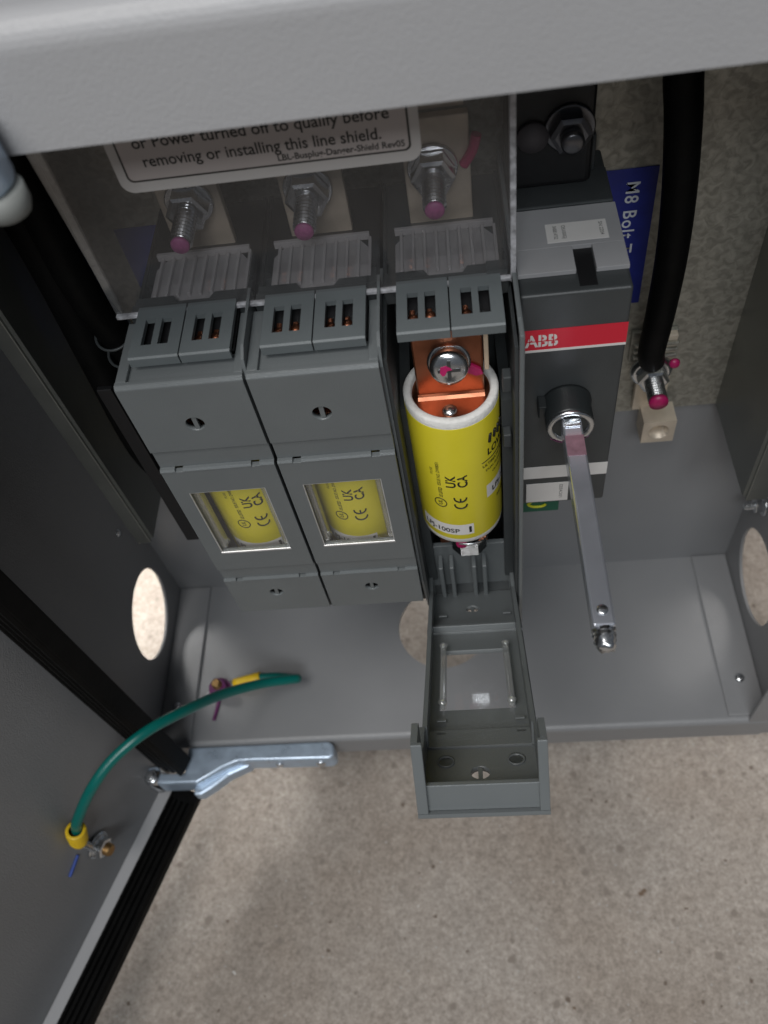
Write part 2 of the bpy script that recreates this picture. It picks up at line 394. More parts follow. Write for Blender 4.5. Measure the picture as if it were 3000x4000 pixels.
# door, swung open on the left: local u runs along the door from the hinge, w across it towards the inside
dd = Vector((-40.5, -106.2, 0)).normalized(); dn = Vector((-dd.y, dd.x, 0)); dn = dn if dn.x > 0 else -dn
p0 = Vector((-88.4, -25.7, 0))
def door_xf(u, w, z): q = p0 + dd * u + dn * w; return Vector((q.x, q.y, z))
def dxf(mb): return mb.apply(lambda c: door_xf(c.x, c.y, c.z))
door = dxf(MB().box(-14, 330, -1.6, 0, -290, 96, .5)).build('door', PAINT, cab)
dxf(MB().box(-12, 330, .01, 8.2, -290, -287.4, .7)).build('door_flange', PAINT_LIT, door)
gk = MB(); gk.box(-8, 330, 8, 24, -290, -284.5, .6)
for w in (9.0, 12.0, 15.2, 18.6, 21.6): gk.prism([(w, -284.6), (w + 2.0, -284.6), (w + 1.5, -282.6), (w + .6, -282.6)], 'X', -1, 330)
dxf(gk).build('door_gasket', RUBBER, door)
dxf(MB().box(-15, -12.8, .01, 3, -287, 96, .4)).build('hinge_flange', PAINT, door)
gk = MB(); gk.box(-20, -11, 3, 20.5, -262.5, 96, .8)
for w in (4.6, 9, 13.4, 17.6): gk.prism([(-11.1, w), (-9.6, w + .6), (-9.6, w + 2.0), (-11.1, w + 2.6)], 'Z', -262.5, 96)
dxf(gk).build('hinge_gasket', RUBBER, door)
# stud on the door with its nut
ds = Vector((-100.8, -58.8, -250.4)) ; ax = dn
n = MB(); n.lathe([(5.6, 0), (5.6, .8), (5.2, 1.0)], ds + ax * 1.8, ax, 36); n.hexa(ds + ax * 2.8, ax, 8.6, 3.6, .5); n.build('stud_nut', STEEL, door)
n = MB(); n.thread(ds, ds + ax * 9.5, 3.1, 1.1, .3); n.build('door_stud', BRASS, door)
mk = MB(); q0 = ds + Vector((-1.5, -5, 0)); mk.tube([Vector((-103.4, -66.0, -239.5)), Vector((-105, -70.6, -240.8)), Vector((-106.6, -75.0, -242.2))], .8, 8); mk.build('paint_mark', BLUEP, door)

# hinges: zinc castings on the lips
def hinge(dz, mirror, name='hinge_bracket'):
    z1 = ZF - .4 + dz
    top = [(-65.6, -7.8), (-65.6, -8), (9.5, -7.8), (12.4, -9.4), (13, -15.4), (10.5, -17.0), (-30, -16.4), (-38, -16.6), (-45, -19.2), (-52, -23.2), (-58.4, -26.8), (-79, -26.6), (-85.6, -24.8), (-87.2, -21), (-85.4, -17.6), (-80.4, -17.0), (-79, -21), (-66, -21.4)]
    top = top[1:]
    h = MB(); h.prism(top, 'Z', z1 - 14, z1 - .1, 1.2, 3)
    root = h.build(name, ZINC, cab)
    h2 = MB(); h2.prism([(-33, -13), (-33, -16.8), (-44, -21.5), (-52, -27.5), (-58, -31), (-62, -31), (-62, -25), (-50, -19), (-42, -15)], 'Z', z1 - 16, z1 - 7, 1.2, 2)
    h2.build('hinge_arm', ZINC, root)
    h3 = MB(); h3.cyl((-83.0, -23, z1 - 16), (-83.0, -23, z1 + 1.6), 4.3, seg=32, bev=1.6); h3.cyl((-83.0, -23, z1 + 1.5), (-83.0, -23, z1 + 3.2), 2.2, seg=24, bev=.5)
    h3.build('hinge_pin', STEEL, root)
    for x in (-17, 5):
        screw('hinge_screw', (x, -16.7, z1 - 7.5), (0, -1, 0), 2.1 if x < 0 else 2.7, STEEL, root)
    return root
hinge(0, False)
# upper hinge: its rounded end hangs just under the roof lip
h = MB(); h.prism([(-80, -10.6), (9, -10.6), (13.4, -12), (14.6, -16), (13, -20.5), (8, -23), (-80, -23)], 'Z', 72, 88, 2.6, 4)
uh = h.build('hinge_bracket', ZINC, cab)
h = MB(); h.lathe([(5.0, 0), (5.0, 3.4), (4.2, 5.2), (2, 6.2), (0, 6.4)], (10.2, -16.4, 72.4), (0, 0, -1), 32); h.build('hinge_knuckle', mat('dull_grey_casting', (.24, .25, .24), .6, bump=.2), uh)

# ------------------------------------------------------------------ fused switch
PX = [0, 36.5, 73]; W = 35.5
sw = thing('fused_switch', (70, 83, -155), 'dark grey three pole fused switch with its right fuse cover hanging open', 'switch')
def rotx(py, pz, ang):
    ca, sa = math.cos(ang), math.sin(ang)
    def f(c):
        y, z = c.y - py, c.z - pz
        return Vector((c.x, py + y * ca - z * sa, pz + y * sa + z * ca))
    return f
def vis(z0, z1): return z0, z1
def cover(X0, opened):
    """upper block, mid band, windowed section, lower section: x 0..35.5, z 0..-129.5, front at y=0"""
    c = MB(); t = 1.8
    def pane(x0, x1, z0, z1, y=0.0, bev=0): c.box(X0 + x0, X0 + x1, y, y + t, z0, z1, bev)
    # upper block with the screw hole and a slat across it
    c.holed('Y', X0 + 1.8, X0 + W - 1.8, -28.2, -1.4, X0 + 17.4, -16.9, 2.8, 0, t, 40)
    c.box(X0 + 16.75, X0 + 18.05, .5, 1.5, -19.6, -14.2)
    # round the long edges: top front roll and side walls of the deep block
    c.prism([(0, -1.3), (.1, -.95), (.75, -.14), (1.1, 0), (2.2, 0), (2.2, -1.4), (0, -1.4)], 'X', X0, X0 + W)
    for x0, x1 in ((0, 1.8), (W - 1.8, W)):
        pts = [(0, -1.4), (25, -1.4), (25, -9.5), (24, -11), (12, -13), (10, -28.2), (0, -28.2)]
        c.prism([(p[0], p[1]) for p in pts], 'X', X0 + x0, X0 + x1)
    # end wall: recessed field between two borders
    c.box(X0 + 0, X0 + 3.0, 2.2, 25, -1.4, 0, .25); c.box(X0 + 32.8, X0 + W, 2.2, 25, -1.4, 0, .25)
    c.box(X0 + 1.8, X0 + W - 1.8, 2.2, 10.6, -3.0, -1.4, .2)
    # middle band
    c.box(X0 + .0, X0 + W, .7, .7 + t, -36.3, -28.2, .15)
    # windowed section stands proud: its upper edge catches the light
    y = -.8
    c.box(X0 + 0, X0 + 5.2, y, y + t, -96.6, -37.3, .12); c.box(X0 + 29.7, X0 + W, y, y + t, -96.6, -37.3, .12)
    c.box(X0 + 5.0, X0 + 29.9, y + .01, y + t, -48.6, -37.3, .12); c.box(X0 + 5.0, X0 + 29.9, y + .01, y + t, -96.6, -84.7, .12)
    for a, b_ in ((0, 4.6), (7.2, 28.4), (31, W)): c.prism([(y - .12, -37.5), (y - .12, -36.95), (y + .42, -36.3), (y + t, -36.3), (y + t, -37.5)], 'X', X0 + a, X0 + b_)
    c.box(X0, X0 + W, .1, .1 + t, -104.3, -96.6, .12)
    # lower section with a small screw hole
    for a, b_ in ((0, 4.6), (7.2, 28.4), (31, W)): c.prism([(y - .12, -105.5), (y - .12, -104.95), (y + .42, -104.3), (y + t, -104.3), (y + t, -105.5)], 'X', X0 + a, X0 + b_)
    c.holed('Y', X0 + 0, X0 + W, -129.5, -105.4, X0 + 17.4, -115.4, 2.6, y, y + t, 36)
    c.box(X0 + 16.8, X0 + 18, y + .4, y + 1.4, -118, -112.8)
    # low side walls
    for x0, x1 in ((1.0, 2.4), (W - 2.4, W - 1.0)):
        c.prism([(.9, -28.2), (10, -28.2), (8.5, -60), (8.5, -118), (11, -126), (11, -133), (.9, -129.5)], 'X', X0 + x0, X0 + x1)
    c.box(X0 + 2.4, X0 + W - 2.4, 1.2, 4.2, -98.5, -97.0, .2)      # inner cross rib
    xf = None
    root_xf = lambda mb: mb
    if opened:
        # swing about the hinge at the foot of the pole
        f1 = rotx(0, -129.5, math.radians(56))
        def f(cc):
            q = f1(cc); return Vector((q.x, q.y + 11.4, q.z - 19.9))
        root_xf = lambda mb: mb.apply(f)
        for px_, pz_ in ((4.5, -34), (29, -34), (4.5, -41), (29, -41), (4.5, -108), (29, -108)):
            c.box(X0 + px_, X0 + px_ + 3, 2.0, 2.5, pz_ - 1.2, pz_, .15)
        for x_ in (7.5, 28): c.lathe([(2.6, 0), (2.6, .5), (2.0, .5), (2.0, .1)], (X0 + x_, 1.7, -22), (0, 1, 0), 24)
        for x_ in (1.0, W - 2.6): c.prism([(2, -129), (11, -127), (13, -138), (9, -145), (5, -145), (2, -136)], 'X', X0 + x_, X0 + x_ + 1.6)
    root = root_xf(c).build('fuse_cover', PLASTIC, sw, None)
    w = MB(); w.box(X0 + 5.3, X0 + 29.6, -.35, .45, -84.6, -48.7)
    root_xf(w).build('window', CLEARP, root)
    w = MB()
    for x in (5.4, 27.6):
        w.box(X0 + x - .2, X0 + x + 2.1, .45, 4.4, -84.5, -49, .9, 3)
        w.lathe([(1.5, 0), (1.5, .8), (.9, 1.4), (0, 1.6)], (X0 + x + .95, 3.2, -84.2), (0, 1, 0), 16); w.lathe([(1.5, 0), (1.5, .8), (.9, 1.4), (0, 1.6)], (X0 + x + .95, 3.2, -49.4), (0, 1, 0), 16)
    root_xf(w).build('window_clip', CLEARR, root)
    if not opened:
        w = MB(); w.box(X0 + 4.9, X0 + 30, -.95, -.3, -85.6, -84.6, .25); w.box(X0 + 4.9, X0 + 30, -.75, -.3, -48.9, -48.2, .2)
        w.box(X0 + 4.9, X0 + 5.5, -.75, -.3, -84.6, -48.8, .2); w.box(X0 + 29.4, X0 + 30, -.75, -.3, -84.6, -48.8, .2)
        w.build('window_rim_glint', RIM_GLINT, root)
    return root
RIM_GLINT = clear('painted_window_glint', tint=(.9, .9, .9), gloss=.35, rough=.3, haze=.55, hazecol=(.85, .85, .85))  # whitish strips put the highlight along the window frame into the colour
c1 = cover(PX[0], False); c2 = cover(PX[1], False); c3 = cover(PX[2], True)
c3['label'] = 'fuse cover hanging open on its hinge, inside facing up'

for i, X0 in enumerate(PX):
    # pole housing behind the cover
    b = MB()
    b.box(X0 + .0, X0 + 1.0, 26 if i < 2 else 3.5, 80, -150, -2); b.box(X0 + W - 1.0, X0 + W, 26 if i < 2 else 3.5, 80, -150, -2)
    if i < 2:
        b.box(X0 + .0, X0 + 1.0, 11, 26, -150, -30); b.box(X0 + W - 1.0, X0 + W, 11, 26, -150, -30)
    b.box(X0 + 1, X0 + W - 1, 44, 80, -150, -3); b.box(X0 + 1, X0 + W - 1, 12, 44, -152, -148)
    b.box(X0 + 1.01, X0 + 4.2, 14, 44, -140, -34); b.box(X0 + W - 4.2, X0 + W - 1.01, 14, 44, -140, -34)
    if i == 2:
        b.box(X0 + 31.5, X0 + 34, 8, 12, -24, -18, .4); b.box(X0 + 31.5, X0 + 34, 10, 14, -52, -46, .4); b.box(X0 + 29, X0 + 34.4, 26, 30, 1, 5)
    pb = b.build('pole_housing', PLASTIC_D if i == 2 else BLACKP, sw)
    # front apron with ribs at the foot of the open pole
    if i == 2:
        a = MB(); a.box(X0 + 1.5, X0 + W - 1.5, 16, 18, -150, -118, .3)
        for x in (5.6, 9.8, 18.4, 22.4): a.box(X0 + x, X0 + x + 1.7, 9.5, 16.01, -148, -124, .4)
        a.build('rib_panel', PLASTIC, sw)
    # top ledge behind the vents
    t = MB(); t.box(X0 + .5, X0 + W - .5, 26.5, 31, -4, 1.2, .4)
    pts = [(X0 + .5, 31), (X0 + W - .5, 31), (X0 + W - .5, 35.5), (X0 + 24, 35.5), (X0 + 22.6, 33), (X0 + 13, 33), (X0 + 11.6, 35.5), (X0 + .5, 35.5)]
    t.prism(pts, 'Z', -4, -.4); t.box(X0 + (6 if i == 0 else .5), X0 + W - .5, 35.5, 74, -6, -4.6)
    t.build('top_ledge', PLASTIC_D, sw)
    # black slab imitates shade under the vents, copper jaws show in the slots
    MB().box(X0 + 4.3, X0 + 32.6, 10, 26, 0.02, 1.0).build('vent_shade_slab', BLACKP, sw)
    j = MB()
    for k, x in enumerate((7.6, 12.2, 21.8, 26.4)):
        if (i == 0 and k < 2) or (i == 2 and k == 3): continue
        j.lathe([(1.2, 0), (1.5, .5), (1.3, 1.0), (0, 1.2)], (X0 + x + .9, 14.2 + .5 * (k % 2), 1.0), (0, 0, 1), 16); j.box(X0 + x, X0 + x + 1.5, 14.8, 17.5, 1.0, 1.7, .3)
    j.build('contact_jaw', COPPER, sw)
    for h0 in (4.3, 18.6):
        v = MB(); x0, x1 = X0 + h0, X0 + h0 + 13.9; z0, z1 = 2.3, 3.9; ya, yb = 7.2, 26.6
        s1, s2 = x0 + 2.9, x0 + 7.6; sw_ = 2.9; sa, sb = 11.6, 21.6
        for a, b_, c_, d_ in ((x0, x1, ya, sa), (x0, x1, sb, yb), (x0, s1, sa, sb), (s1 + sw_, s2, sa, sb), (s2 + sw_, x1, sa, sb)): v.box(a, b_, c_, d_, z0, z1)
        v.prism([(ya - .01, z1), (ya - .5, z1 - .5), (ya - .5, z0 - 1.6), (ya + .6, z0 - 1.6), (ya + .6, z0)], 'X', x0, x1)
        v.box(x0, x0 + .6, ya, yb, z0 - 1.5, z0)
        v.build('contact_vent', PLASTIC_B, sw)
    d = MB(); d.prism([(2.0, -3), (4, 2.6), (8, 4.2), (30, 4.2), (30, -3)], 'X', X0 + W + .1, X0 + W + .9); d.build('pole_divider', PLASTIC, sw)
    # tinned terminal bar, ribbed insulating hood and its terminal bolt
    MB().box(X0 + 8.2, X0 + 27, 60, 63, -12, 30, .4).build('terminal_bar', TINNED, sw)
    rb = MB(); pts = [(X0 + 3.5, 36.4), (X0 + 12, 36.4), (X0 + 14, 32.5), (X0 + 22, 32.5), (X0 + 24, 36.2), (X0 + 32.5, 36.2), (X0 + 32.5, 50), (X0 + 29, 55), (X0 + 7, 55), (X0 + 3.5, 50)]
    rb.prism(pts, 'Z', -3.4, -2.4, .2)
    for x in [X0 + 5 + 3.4 * k for k in range(9)]: rb.box(x, x + .9, 36.6, 53.5, -2.41, -.9, .15)
    rb.box(X0 + 3.5, X0 + 32.5, 53.8, 55.2, -2.4, -.2, .2)
    rb.build('terminal_hood', RIBBED, sw)
b = MB(); b.box(-23.5, -18.5, 29, 31, -121, -30, .3); b.box(-18.6, -.1, 31.5, 34, -60, -36); b.box(-3.5, -.4, 18, 80, -150, -36); b.build('side_plate', BLACKP, sw)
b = MB(); b.box(PX[2] + W + .1, PX[2] + W + 1.5, 1.5, 82, -158, 4, .4); b.build('divider_wall', PLASTIC, sw)
b = MB(); b.prism([(3, -2), (3, -120), (9, -152), (40, -152), (40, -2)], 'X', PX[2] - .95, PX[2] - .1); b.build('divider_wall', PLASTIC, sw)

# mechanism on the right of the poles
X0, X1 = 110.3, 140.3
b = MB(); b.box(X0, X1, 20, 82, -99, 0, .9, 3); b.box(X1 - .05, X1 + .9, 26, 80, -88, -50, .3)
mech = b.build('mechanism_body', PLASTIC_D, sw)
b = MB()
for a, b_, c_, d_ in ((X0, 126.0, 27, 37), (131.4, X1 - .1, 27, 37), (X0, X1 - .1, 37, 54)): b.box(a, b_, c_, d_, .05, 1.5, .12)
b.build('light_ledge', SHELF, mech)
MB().box(126.4, 131.2, 22, 37, .03, .12).build('slot_shade_sheet', BLACKP, mech)  # thin black sheet stands in for the dark inside the slot
b = MB(); b.box(X0, X1 - .5, 54.2, 70, -1, 2.2, .5); b.box(X0, X1 - 4, 68, 80, 2, 14, 1); b.build('rear_block', PLASTIC_D, mech)
l = MB().box(119.6, 136.4, 38.8, 46.8, 1.5, 1.62).build('paper_label', WHITE, mech)
for k, s_ in enumerate(('3ABB14752', 'OS100GJ', 'SN 2204')):
    text_mb(s_, 1.5, lambda u, v, k=k: ((121.6, 124.0, 134.3)[k] + v, 45.8 - u, 1.66), width=5.6).build('lettering', INK, l)
l = MB().box(X0 + .1, X1 - .1, 19.86, 19.98, -20.3, -12.6).build('brand_label', RED, mech)
MB().box(X0 + .1, X1 - .1, 19.80, 19.97, -21.2, -20.32).build('label_edge', WHITE, mech)
# the brand letters: bold, with fine cuts through them
tb = text_mb('ABB', 6.3, lambda u, v: (111.9 + u, 19.78, -18.9 + v), width=9.4, bold=.03)
tl = tb.build('lettering', WHITE, l)
cut = MB(); cut.box(111.0, 121.3, 19.70, 19.74, -17.0, -16.66)
for x in (112.95, 116.3, 119.6): cut.box(x, x + .28, 19.70, 19.74, -19.1, -14.2)
cut.build('letter_cuts', RED, l)
MB().box(X0 + .1, X1 - .2, 19.84, 19.98, -83.4, -76.8).build('white_strip', WHITE, mech)
l = MB().box(112.8, 127.5, 19.7, 19.95, -97.6, -86.6).build('paper_label', WHITE, mech)
for k in range(2): text_mb(('1SCA022', 'OS100GJ12')[k], 1.6, lambda u, v, k=k: (124.4 - k * 1.0 + u * 0 + v, 19.66, -96 + u), width=8).build('lettering', INK, l) if k == 0 else None
l = MB().box(110.4, 125, 22, 24, -107.5, -97.8, .3).build('green_label', GREENL, mech)
b = MB(); b.tube([(119, 21.8, -100.2), (117.5, 21.8, -99.8), (115, 21.8, -100.3), (113.8, 21.8, -102), (115.5, 21.8, -103.6), (118.5, 21.8, -103.8), (120.2, 21.8, -102.6)], .55, 8); b.build('lettering', YINK, l)
# shaft coupling
kx, kz = 124.2, -43.2
b = MB(); b.lathe([(7.6, 0), (7.6, 1.2), (7.2, 2), (7.2, 9), (6.6, 10)], (kx + .4, 20, kz - .6), (0, -1, 0), 48)
b.box(kx - 8.6, kx - 6, 15, 20, kz - 2, kz + 3, .4)
b.build('shaft_collar', mat('black_collar_plastic', (.018, .021, .022), .35, bump=.2), mech)
b = MB(); b.lathe([(5.4, 0), (7.0, 0), (7.2, .5), (7.1, 1.2), (6.2, 1.4), (5.4, 1.2), (5.2, -1.5)], (kx + .4, 10.4, kz - .6), (0, -1, 0), 48, cap=False); b.lathe([(5.2, 0), (4.4, .6), (0, .6)], (kx + .4, 12.2, kz - .6), (0, -1, 0), 32)
b.build('collar_ring', STEEL, mech)
b = MB(); b.lathe([(7.25, 0), (7.35, .8), (6.6, 1.3)], (kx + .4, 10.1, kz - .7), (0, -1, 0), 48, cap=False)
bmesh.ops.delete(b.bm, geom=[v for v in b.bm.verts if v.co.z > kz - 5], context='VERTS'); b.build('paint_mark', PINK, mech)
# square operating shaft
shx, shz = 124.8, -43.4
b = MB(); b.box(shx - 2.9, shx + 2.9, -58.5, 18, shz - 3.2, shz + 3.2, .7, 3)
bmesh.ops.subdivide_edges(b.bm, edges=[e for e in b.bm.edges if e.calc_length() > 20], cuts=30)
shaft = tag(b.build('operating_shaft', SHAFTM, None, (shx, 16, shz)), 'scuffed silver square shaft sticking straight out of the round switch collar', 'shaft')
b = MB(); b.lathe([(3.3, 0), (2.6, .7), (3.1, 1.4), (2.6, 2.2), (3.0, 3.0), (2.4, 3.9), (2.6, 4.6), (2.0, 5.4), (0, 5.6)], (shx, -58.4, shz), (0, -1, 0), 20, wob=.05)
b.build('shaft_tip', STEEL, shaft)
b = MB(); b.lathe([(1.5, 0), (1.5, .2), (1.0, .4), (0, .5)], (shx, -54, shz + 3.2), (0, 0, 1), 20); b.build('shaft_dimple', STEEL, shaft)
b = MB(); b.box(shx - 2.4, shx + 2.4, 6.6, 9.5, shz + 3.2, shz + 3.9, .25); b.build('shaft_key', STEEL, shaft)
b = MB(); b.box(shx - 2.7, shx + 2.7, -4, 3.5, shz + 3.2, shz + 3.24); b.build('paint_smear', mat('faded_pink_smear', (.36, .22, .27), .4, .6, noise=.25, nscale=300), shaft)

# ------------------------------------------------------------------ fuses
def fuse(X, Y, ztop, L, turn, label, lettering=True, closed=True):
    r = 14.3; zb = ztop - L; root = thing('fuse', (X, Y, zb), label, 'fuse', 'yellow cartridge fuses in the switch')
    MB().lathe([(0, zb + 2.6 - 0), (r - 1.5, zb + 2.6), (r - .05, zb + 2.6), (r, zb + 2.8), (r, ztop - 3.4), (r - .05, ztop - 3.2), (r - 1, ztop - 3.2)], (X, Y, 0), (0, 0, 1), 96, cap=False).build('fuse_body', YELLOW, root)
    b = MB(); b.lathe([(r - 2.7, ztop - 3), (r - 2.5, ztop - .5), (r - 2.0, ztop), (r - .5, ztop), (r - .05, ztop - .5), (r - .08, ztop - 3.3)], (X, Y, 0), (0, 0, 1), 96, cap=False)
    b.build('end_rim', WHITE_C, root)
    MB().lathe([(r - .08, zb + 2.7), (r - .1, zb + .5), (r - .6, zb), (0, zb)], (X, Y, 0), (0, 0, 1), 96, cap=False).build('end_rim', WHITE_C, root)
    MB().lathe([(0, ztop - 2.0), (r - 2.4, ztop - 2.0)], (X, Y, 0), (0, 0, 1), 64, cap=False).build('end_cap', COPPER, root)
    MB().lathe([(2.3, 0), (2.2, .7), (1.4, 1.4), (0, 1.6)], (X - .6, Y - 8.2, ztop - 2.0), (0, 0, 1), 24).build('rivet', STEEL, root)
    b = MB(); b.box(X - 9.8, X + 10, Y - 1.8, Y + 1.2, ztop - 2.0, ztop + 28, .5); b.prism([(Y - 3.4, ztop - 2), (Y - 1.8, ztop - 2), (Y - 1.8, ztop - .9), (Y - 2.6, ztop - 1.2)], 'X', X - 9.8, X + 10)
    b.build('blade', COPPER, root)
    b = MB()
    for x in (-9, 5): b.box(X + x, X + x + 3.4, Y - 5, Y - 2.5, zb - 14, zb, .3)
    b.build('lower_blade', COPPER, root)
    def cylmap(s0, z0, rot=True, rr=r + .06):
        def f(u, v):
            if rot: s, z = s0 - v, z0 + u
            else: s, z = s0 + u, z0 + v
            a = s / r + turn
            return (X + rr * math.sin(a), Y - rr * math.cos(a), z)
        return f
    T = []
    def tx(s_, size, s0, z0, width=None, rot=True, bold=.0):
        text_mb(s_, size, cylmap(s0, z0, rot), width=width, bold=bold).build('lettering', INK, root)
    zz = ztop + 29
    
    def mark_c(u0, v0, rad, bar, nm):
        f = cylmap(0, 0)
        c = MB(); c.tube([f(u0 + rad * math.cos(math.radians(a)), v0 + rad * math.sin(math.radians(a))) for a in range(80, 285, 16)], .30, 6, 2)
        if bar: c.tube([f(u0 - rad, v0), f(u0 - .2, v0)], .28, 6, 3)
        c.build(nm, INK, root)
    mark_c(zz - 71.0, -.2, 2.0, False, 'ce_mark'); mark_c(zz - 67.3, -.2, 2.0, True, 'ce_mark')
    tx('UK', 4.4, -1.0, zz - 61.5, 6.4, bold=.03); tx('CA', 4.4, 2.8, zz - 61.5, 6.4, bold=.03)
    tx('UL', 2.0, -6.0, zz - 72.0, 2.6, bold=.02)
    c = MB(); ring = []
    for k in range(29):
        a = 2 * math.pi * k / 28; ring.append(cylmap(-6.6 + 2.1 * math.cos(a), zz - 70.7 + 2.3 * math.sin(a), False, r + .05)(0, 0))
    c.tube(ring, .17, 6, 1); c.build('logo_ring', INK, root)
    tx('US LISTED', 1.8, -5.6, zz - 67.5, 5.4, bold=.02); tx('FUSE', 1.4, -8.2, zz - 56, 3.4); tx('ISSUE NO. DW8051', 1.7, -5.8, zz - 61, 12, bold=.01)
    if not closed:
        tx('LOW-PEAK', 4.4, 10.6, zz - 50.5, 19, False, .03); tx('ULTIMATE PROTECTION', 1.9, 8.4, zz - 55.4, 20, False, .02)
        tx('DUAL-ELEMENT TIME-DELAY', 1.5, 9.6, zz - 58, 19, False, .02); tx('CLASS J 600 V AC', 1.5, 12.5, zz - 61, 12, False, .02)
        for k in range(4):       # worn bold emblem above the name, mostly turned away
            c = MB(); c.tube([cylmap(11.6 + 2.3 * k, zz - 44.5 + .4 * (k % 2), False, r + .06)(0, 0), cylmap(12.2 + 2.3 * k, zz - 41.0, False, r + .06)(0, 0)], .55, 6, 3); c.build('emblem_stroke', INK, root)
        c = MB(); pts = [cylmap(sq, zz - 52.6, False, r + .06)(0, 0) for sq in [8.2 + k * 1.5 for k in range(10)]]; c.tube(pts, .14, 6, 2); c.build('rule_line', INK, root)
    if True:
        def patch(s0, s1, z0, z1, rr):
            b2 = bmesh.new(); n = 24; cols = []
            for k in range(n + 1):
                s = s0 + (s1 - s0) * k / n; a = s / r + turn
                cols.append([b2.verts.new((X + rr * math.sin(a), Y - rr * math.cos(a), z)) for z in (z0, z1)])
            for p, q in zip(cols, cols[1:]):
                f = b2.faces.new([p[0], q[0], q[1], p[1]]); f.smooth = True
            m2 = MB(); m2.merge(b2); return m2
        lb = patch(-15.5, 3.9, zz - 89.5, zz - 83.2, r + .05).build('part_label', WHITE, root)
        text_mb('LPJ-100SP', 3.5, cylmap(-14.6, zz - 88.2, False, r + .10), width=13.4, bold=.02).build('lettering', INK, lb)
        c = patch(2.2, 3.1, zz - 88.3, zz - 84.6, r + .09); c.build('bar_mark', INK, lb)
    if not closed:
        lb = patch(9.6, 22, zz - 72.4, zz - 65.6, r + .05).build('part_label', WHITE, root)
        text_mb('LPJ-100SP', 3.6, cylmap(12.0, zz - 70.8, False, r + .10), width=14, bold=.03).build('lettering', INK, lb)
        tx('300,000 A I.R.', 2.0, 14.5, zz - 77, 9, False, .02)
    else:
        tx('FUSE', 1.6, 12, zz - 70, 4)
    return root
f3 = fuse(89.6, 17, -29, 66, 0.0, 'yellow cartridge fuse standing uncovered in the open right pole', closed=False)
f1_ = fuse(17.8, 18, -33, 69, .30, 'yellow cartridge fuse behind the window of the leftmost closed cover')
f2_ = fuse(54.2, 18, -33, 69, .12, 'yellow cartridge fuse behind the window of the middle closed cover')
# screw on the blade of the open fuse, with torque paint
sc = Vector((89.9, 15.0, -16.2)); A = Vector((0, -1, .28)).normalized()
b = MB(); b.lathe([(6.0, 0), (6.2, .5), (6.2, 1.1), (5.4, 1.3)], sc, A, 48); b.lathe([(5.2, 0), (5.5, .8), (5.5, 2.6), (5.1, 3.5), (3.9, 4.15), (2, 4.4), (0, 4.45)], sc + A * 1.3, A, 48)
scr = tag(b.build('terminal_screw', STEEL, None, sc), 'large shiny pan head screw marked pink on the copper fuse blade', 'screw')
q = A.to_track_quat('Z', 'Y')
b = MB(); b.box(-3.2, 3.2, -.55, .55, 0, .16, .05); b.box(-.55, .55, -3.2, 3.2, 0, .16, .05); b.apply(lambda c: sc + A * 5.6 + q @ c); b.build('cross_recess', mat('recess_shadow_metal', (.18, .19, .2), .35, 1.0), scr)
b = MB(); b.prism([(-2.6, -.6), (-2.4, 1.2), (-.9, 1.7), (.3, 1.0), (.9, .2), (-.6, .0), (-1.2, -1.3), (-1.9, -1.6)], 'Z', 0, .22); b.apply(lambda c: sc + A * 5.62 + q @ (Vector((c.x * -1 if False else c.x, c.y, c.z)))); b.build('paint_mark', MAGENTA, scr)
b = MB(); b.prism([(4.2, -2.8), (6.6, -2.6), (9.2, -4.6), (9.8, -6.6), (7.8, -7.2), (5.0, -5.4), (3.0, -4.4)], 'Y', 14.3, 15.19); b.apply(lambda c: c + Vector((89.6, 0, -15.6))); b.build('paint_run', MAGENTA, scr)
b = MB(); b.box(99.9, 101.2, 14.6, 19, -21, 0, .2); tag(b.build('insulating_strip', BEIGE), 'thin beige strip standing upright along the right of the copper blade', 'strip')
b = MB(); b.hexa((91.2, 12.6, -107), (0, -.5, -1), 11, 5, .4); b.lathe([(7.3, 0), (7.3, .8), (7, 1)], (91.2, 13.4, -105.5), (0, -.5, -1), 32)
n_ = tag(b.build('lower_terminal_nut', STEEL, None, (91.2, 12.6, -107)), 'silver hex nut with pink paint just under the uncovered yellow fuse', 'nut')
MB().lathe([(2.2, 0), (2, .5), (0, .6)], (88.6, 8.0, -103.6), (0, -1, .3), 16).build('paint_mark', MAGENTA, n_)

# ------------------------------------------------------------------ line terminal bolts
def term_bolt(x, z, label, big=False):
    Y0 = 60; root = thing('terminal_bolt', (x, Y0, z), label, 'bolt', 'threaded bolts on the line terminals')
    b = MB(); b.lathe([(7.2, 0), (7.2, 1.1), (6.9, 1.4)], (x, Y0 - .05, z), (0, -1, 0), 40); b.build('washer', STEEL, root)
    b = MB(); b.hexa((x, Y0 - 1.5, z), (0, -1, 0), 11, 5.4, .5); b.build('nut', STEEL, root)
    b = MB(); b.thread((x, Y0 - 6.8, z), (x, Y0 - 19.6, z), 3.3, 1.5, .55); b.build('threaded_stud', STEEL, root)
    b = MB(); b.lathe([(2.6, 0), (2.75, .8), (2.4, 1.4), (0, 1.6)], (x, Y0 - 19.3, z), (0, -1, 0), 28); b.build('painted_tip', PINK, root)
    return root
term_bolt(17.6, 13.2, 'terminal bolt with pink tip, leftmost behind the clear shield')
term_bolt(53.0, 13.2, 'terminal bolt with pink tip, middle one behind the clear shield')
t3 = term_bolt(89.3, 15.4, 'terminal bolt with pink tip, rightmost one below the corner of the sticker')
b = MB(); b.tube([(98, 59.4, 15), (100.5, 59.2, 19), (102, 59.3, 24)], 1.5, 8); b.build('paint_mark', MAGENTA, t3)
b = MB(); b.prism([(84, 30.5), (99, 30.5), (99, 58), (84, 58)], 'Y', 63.2, 65.6); b.build('terminal_bar', TINNED, sw)
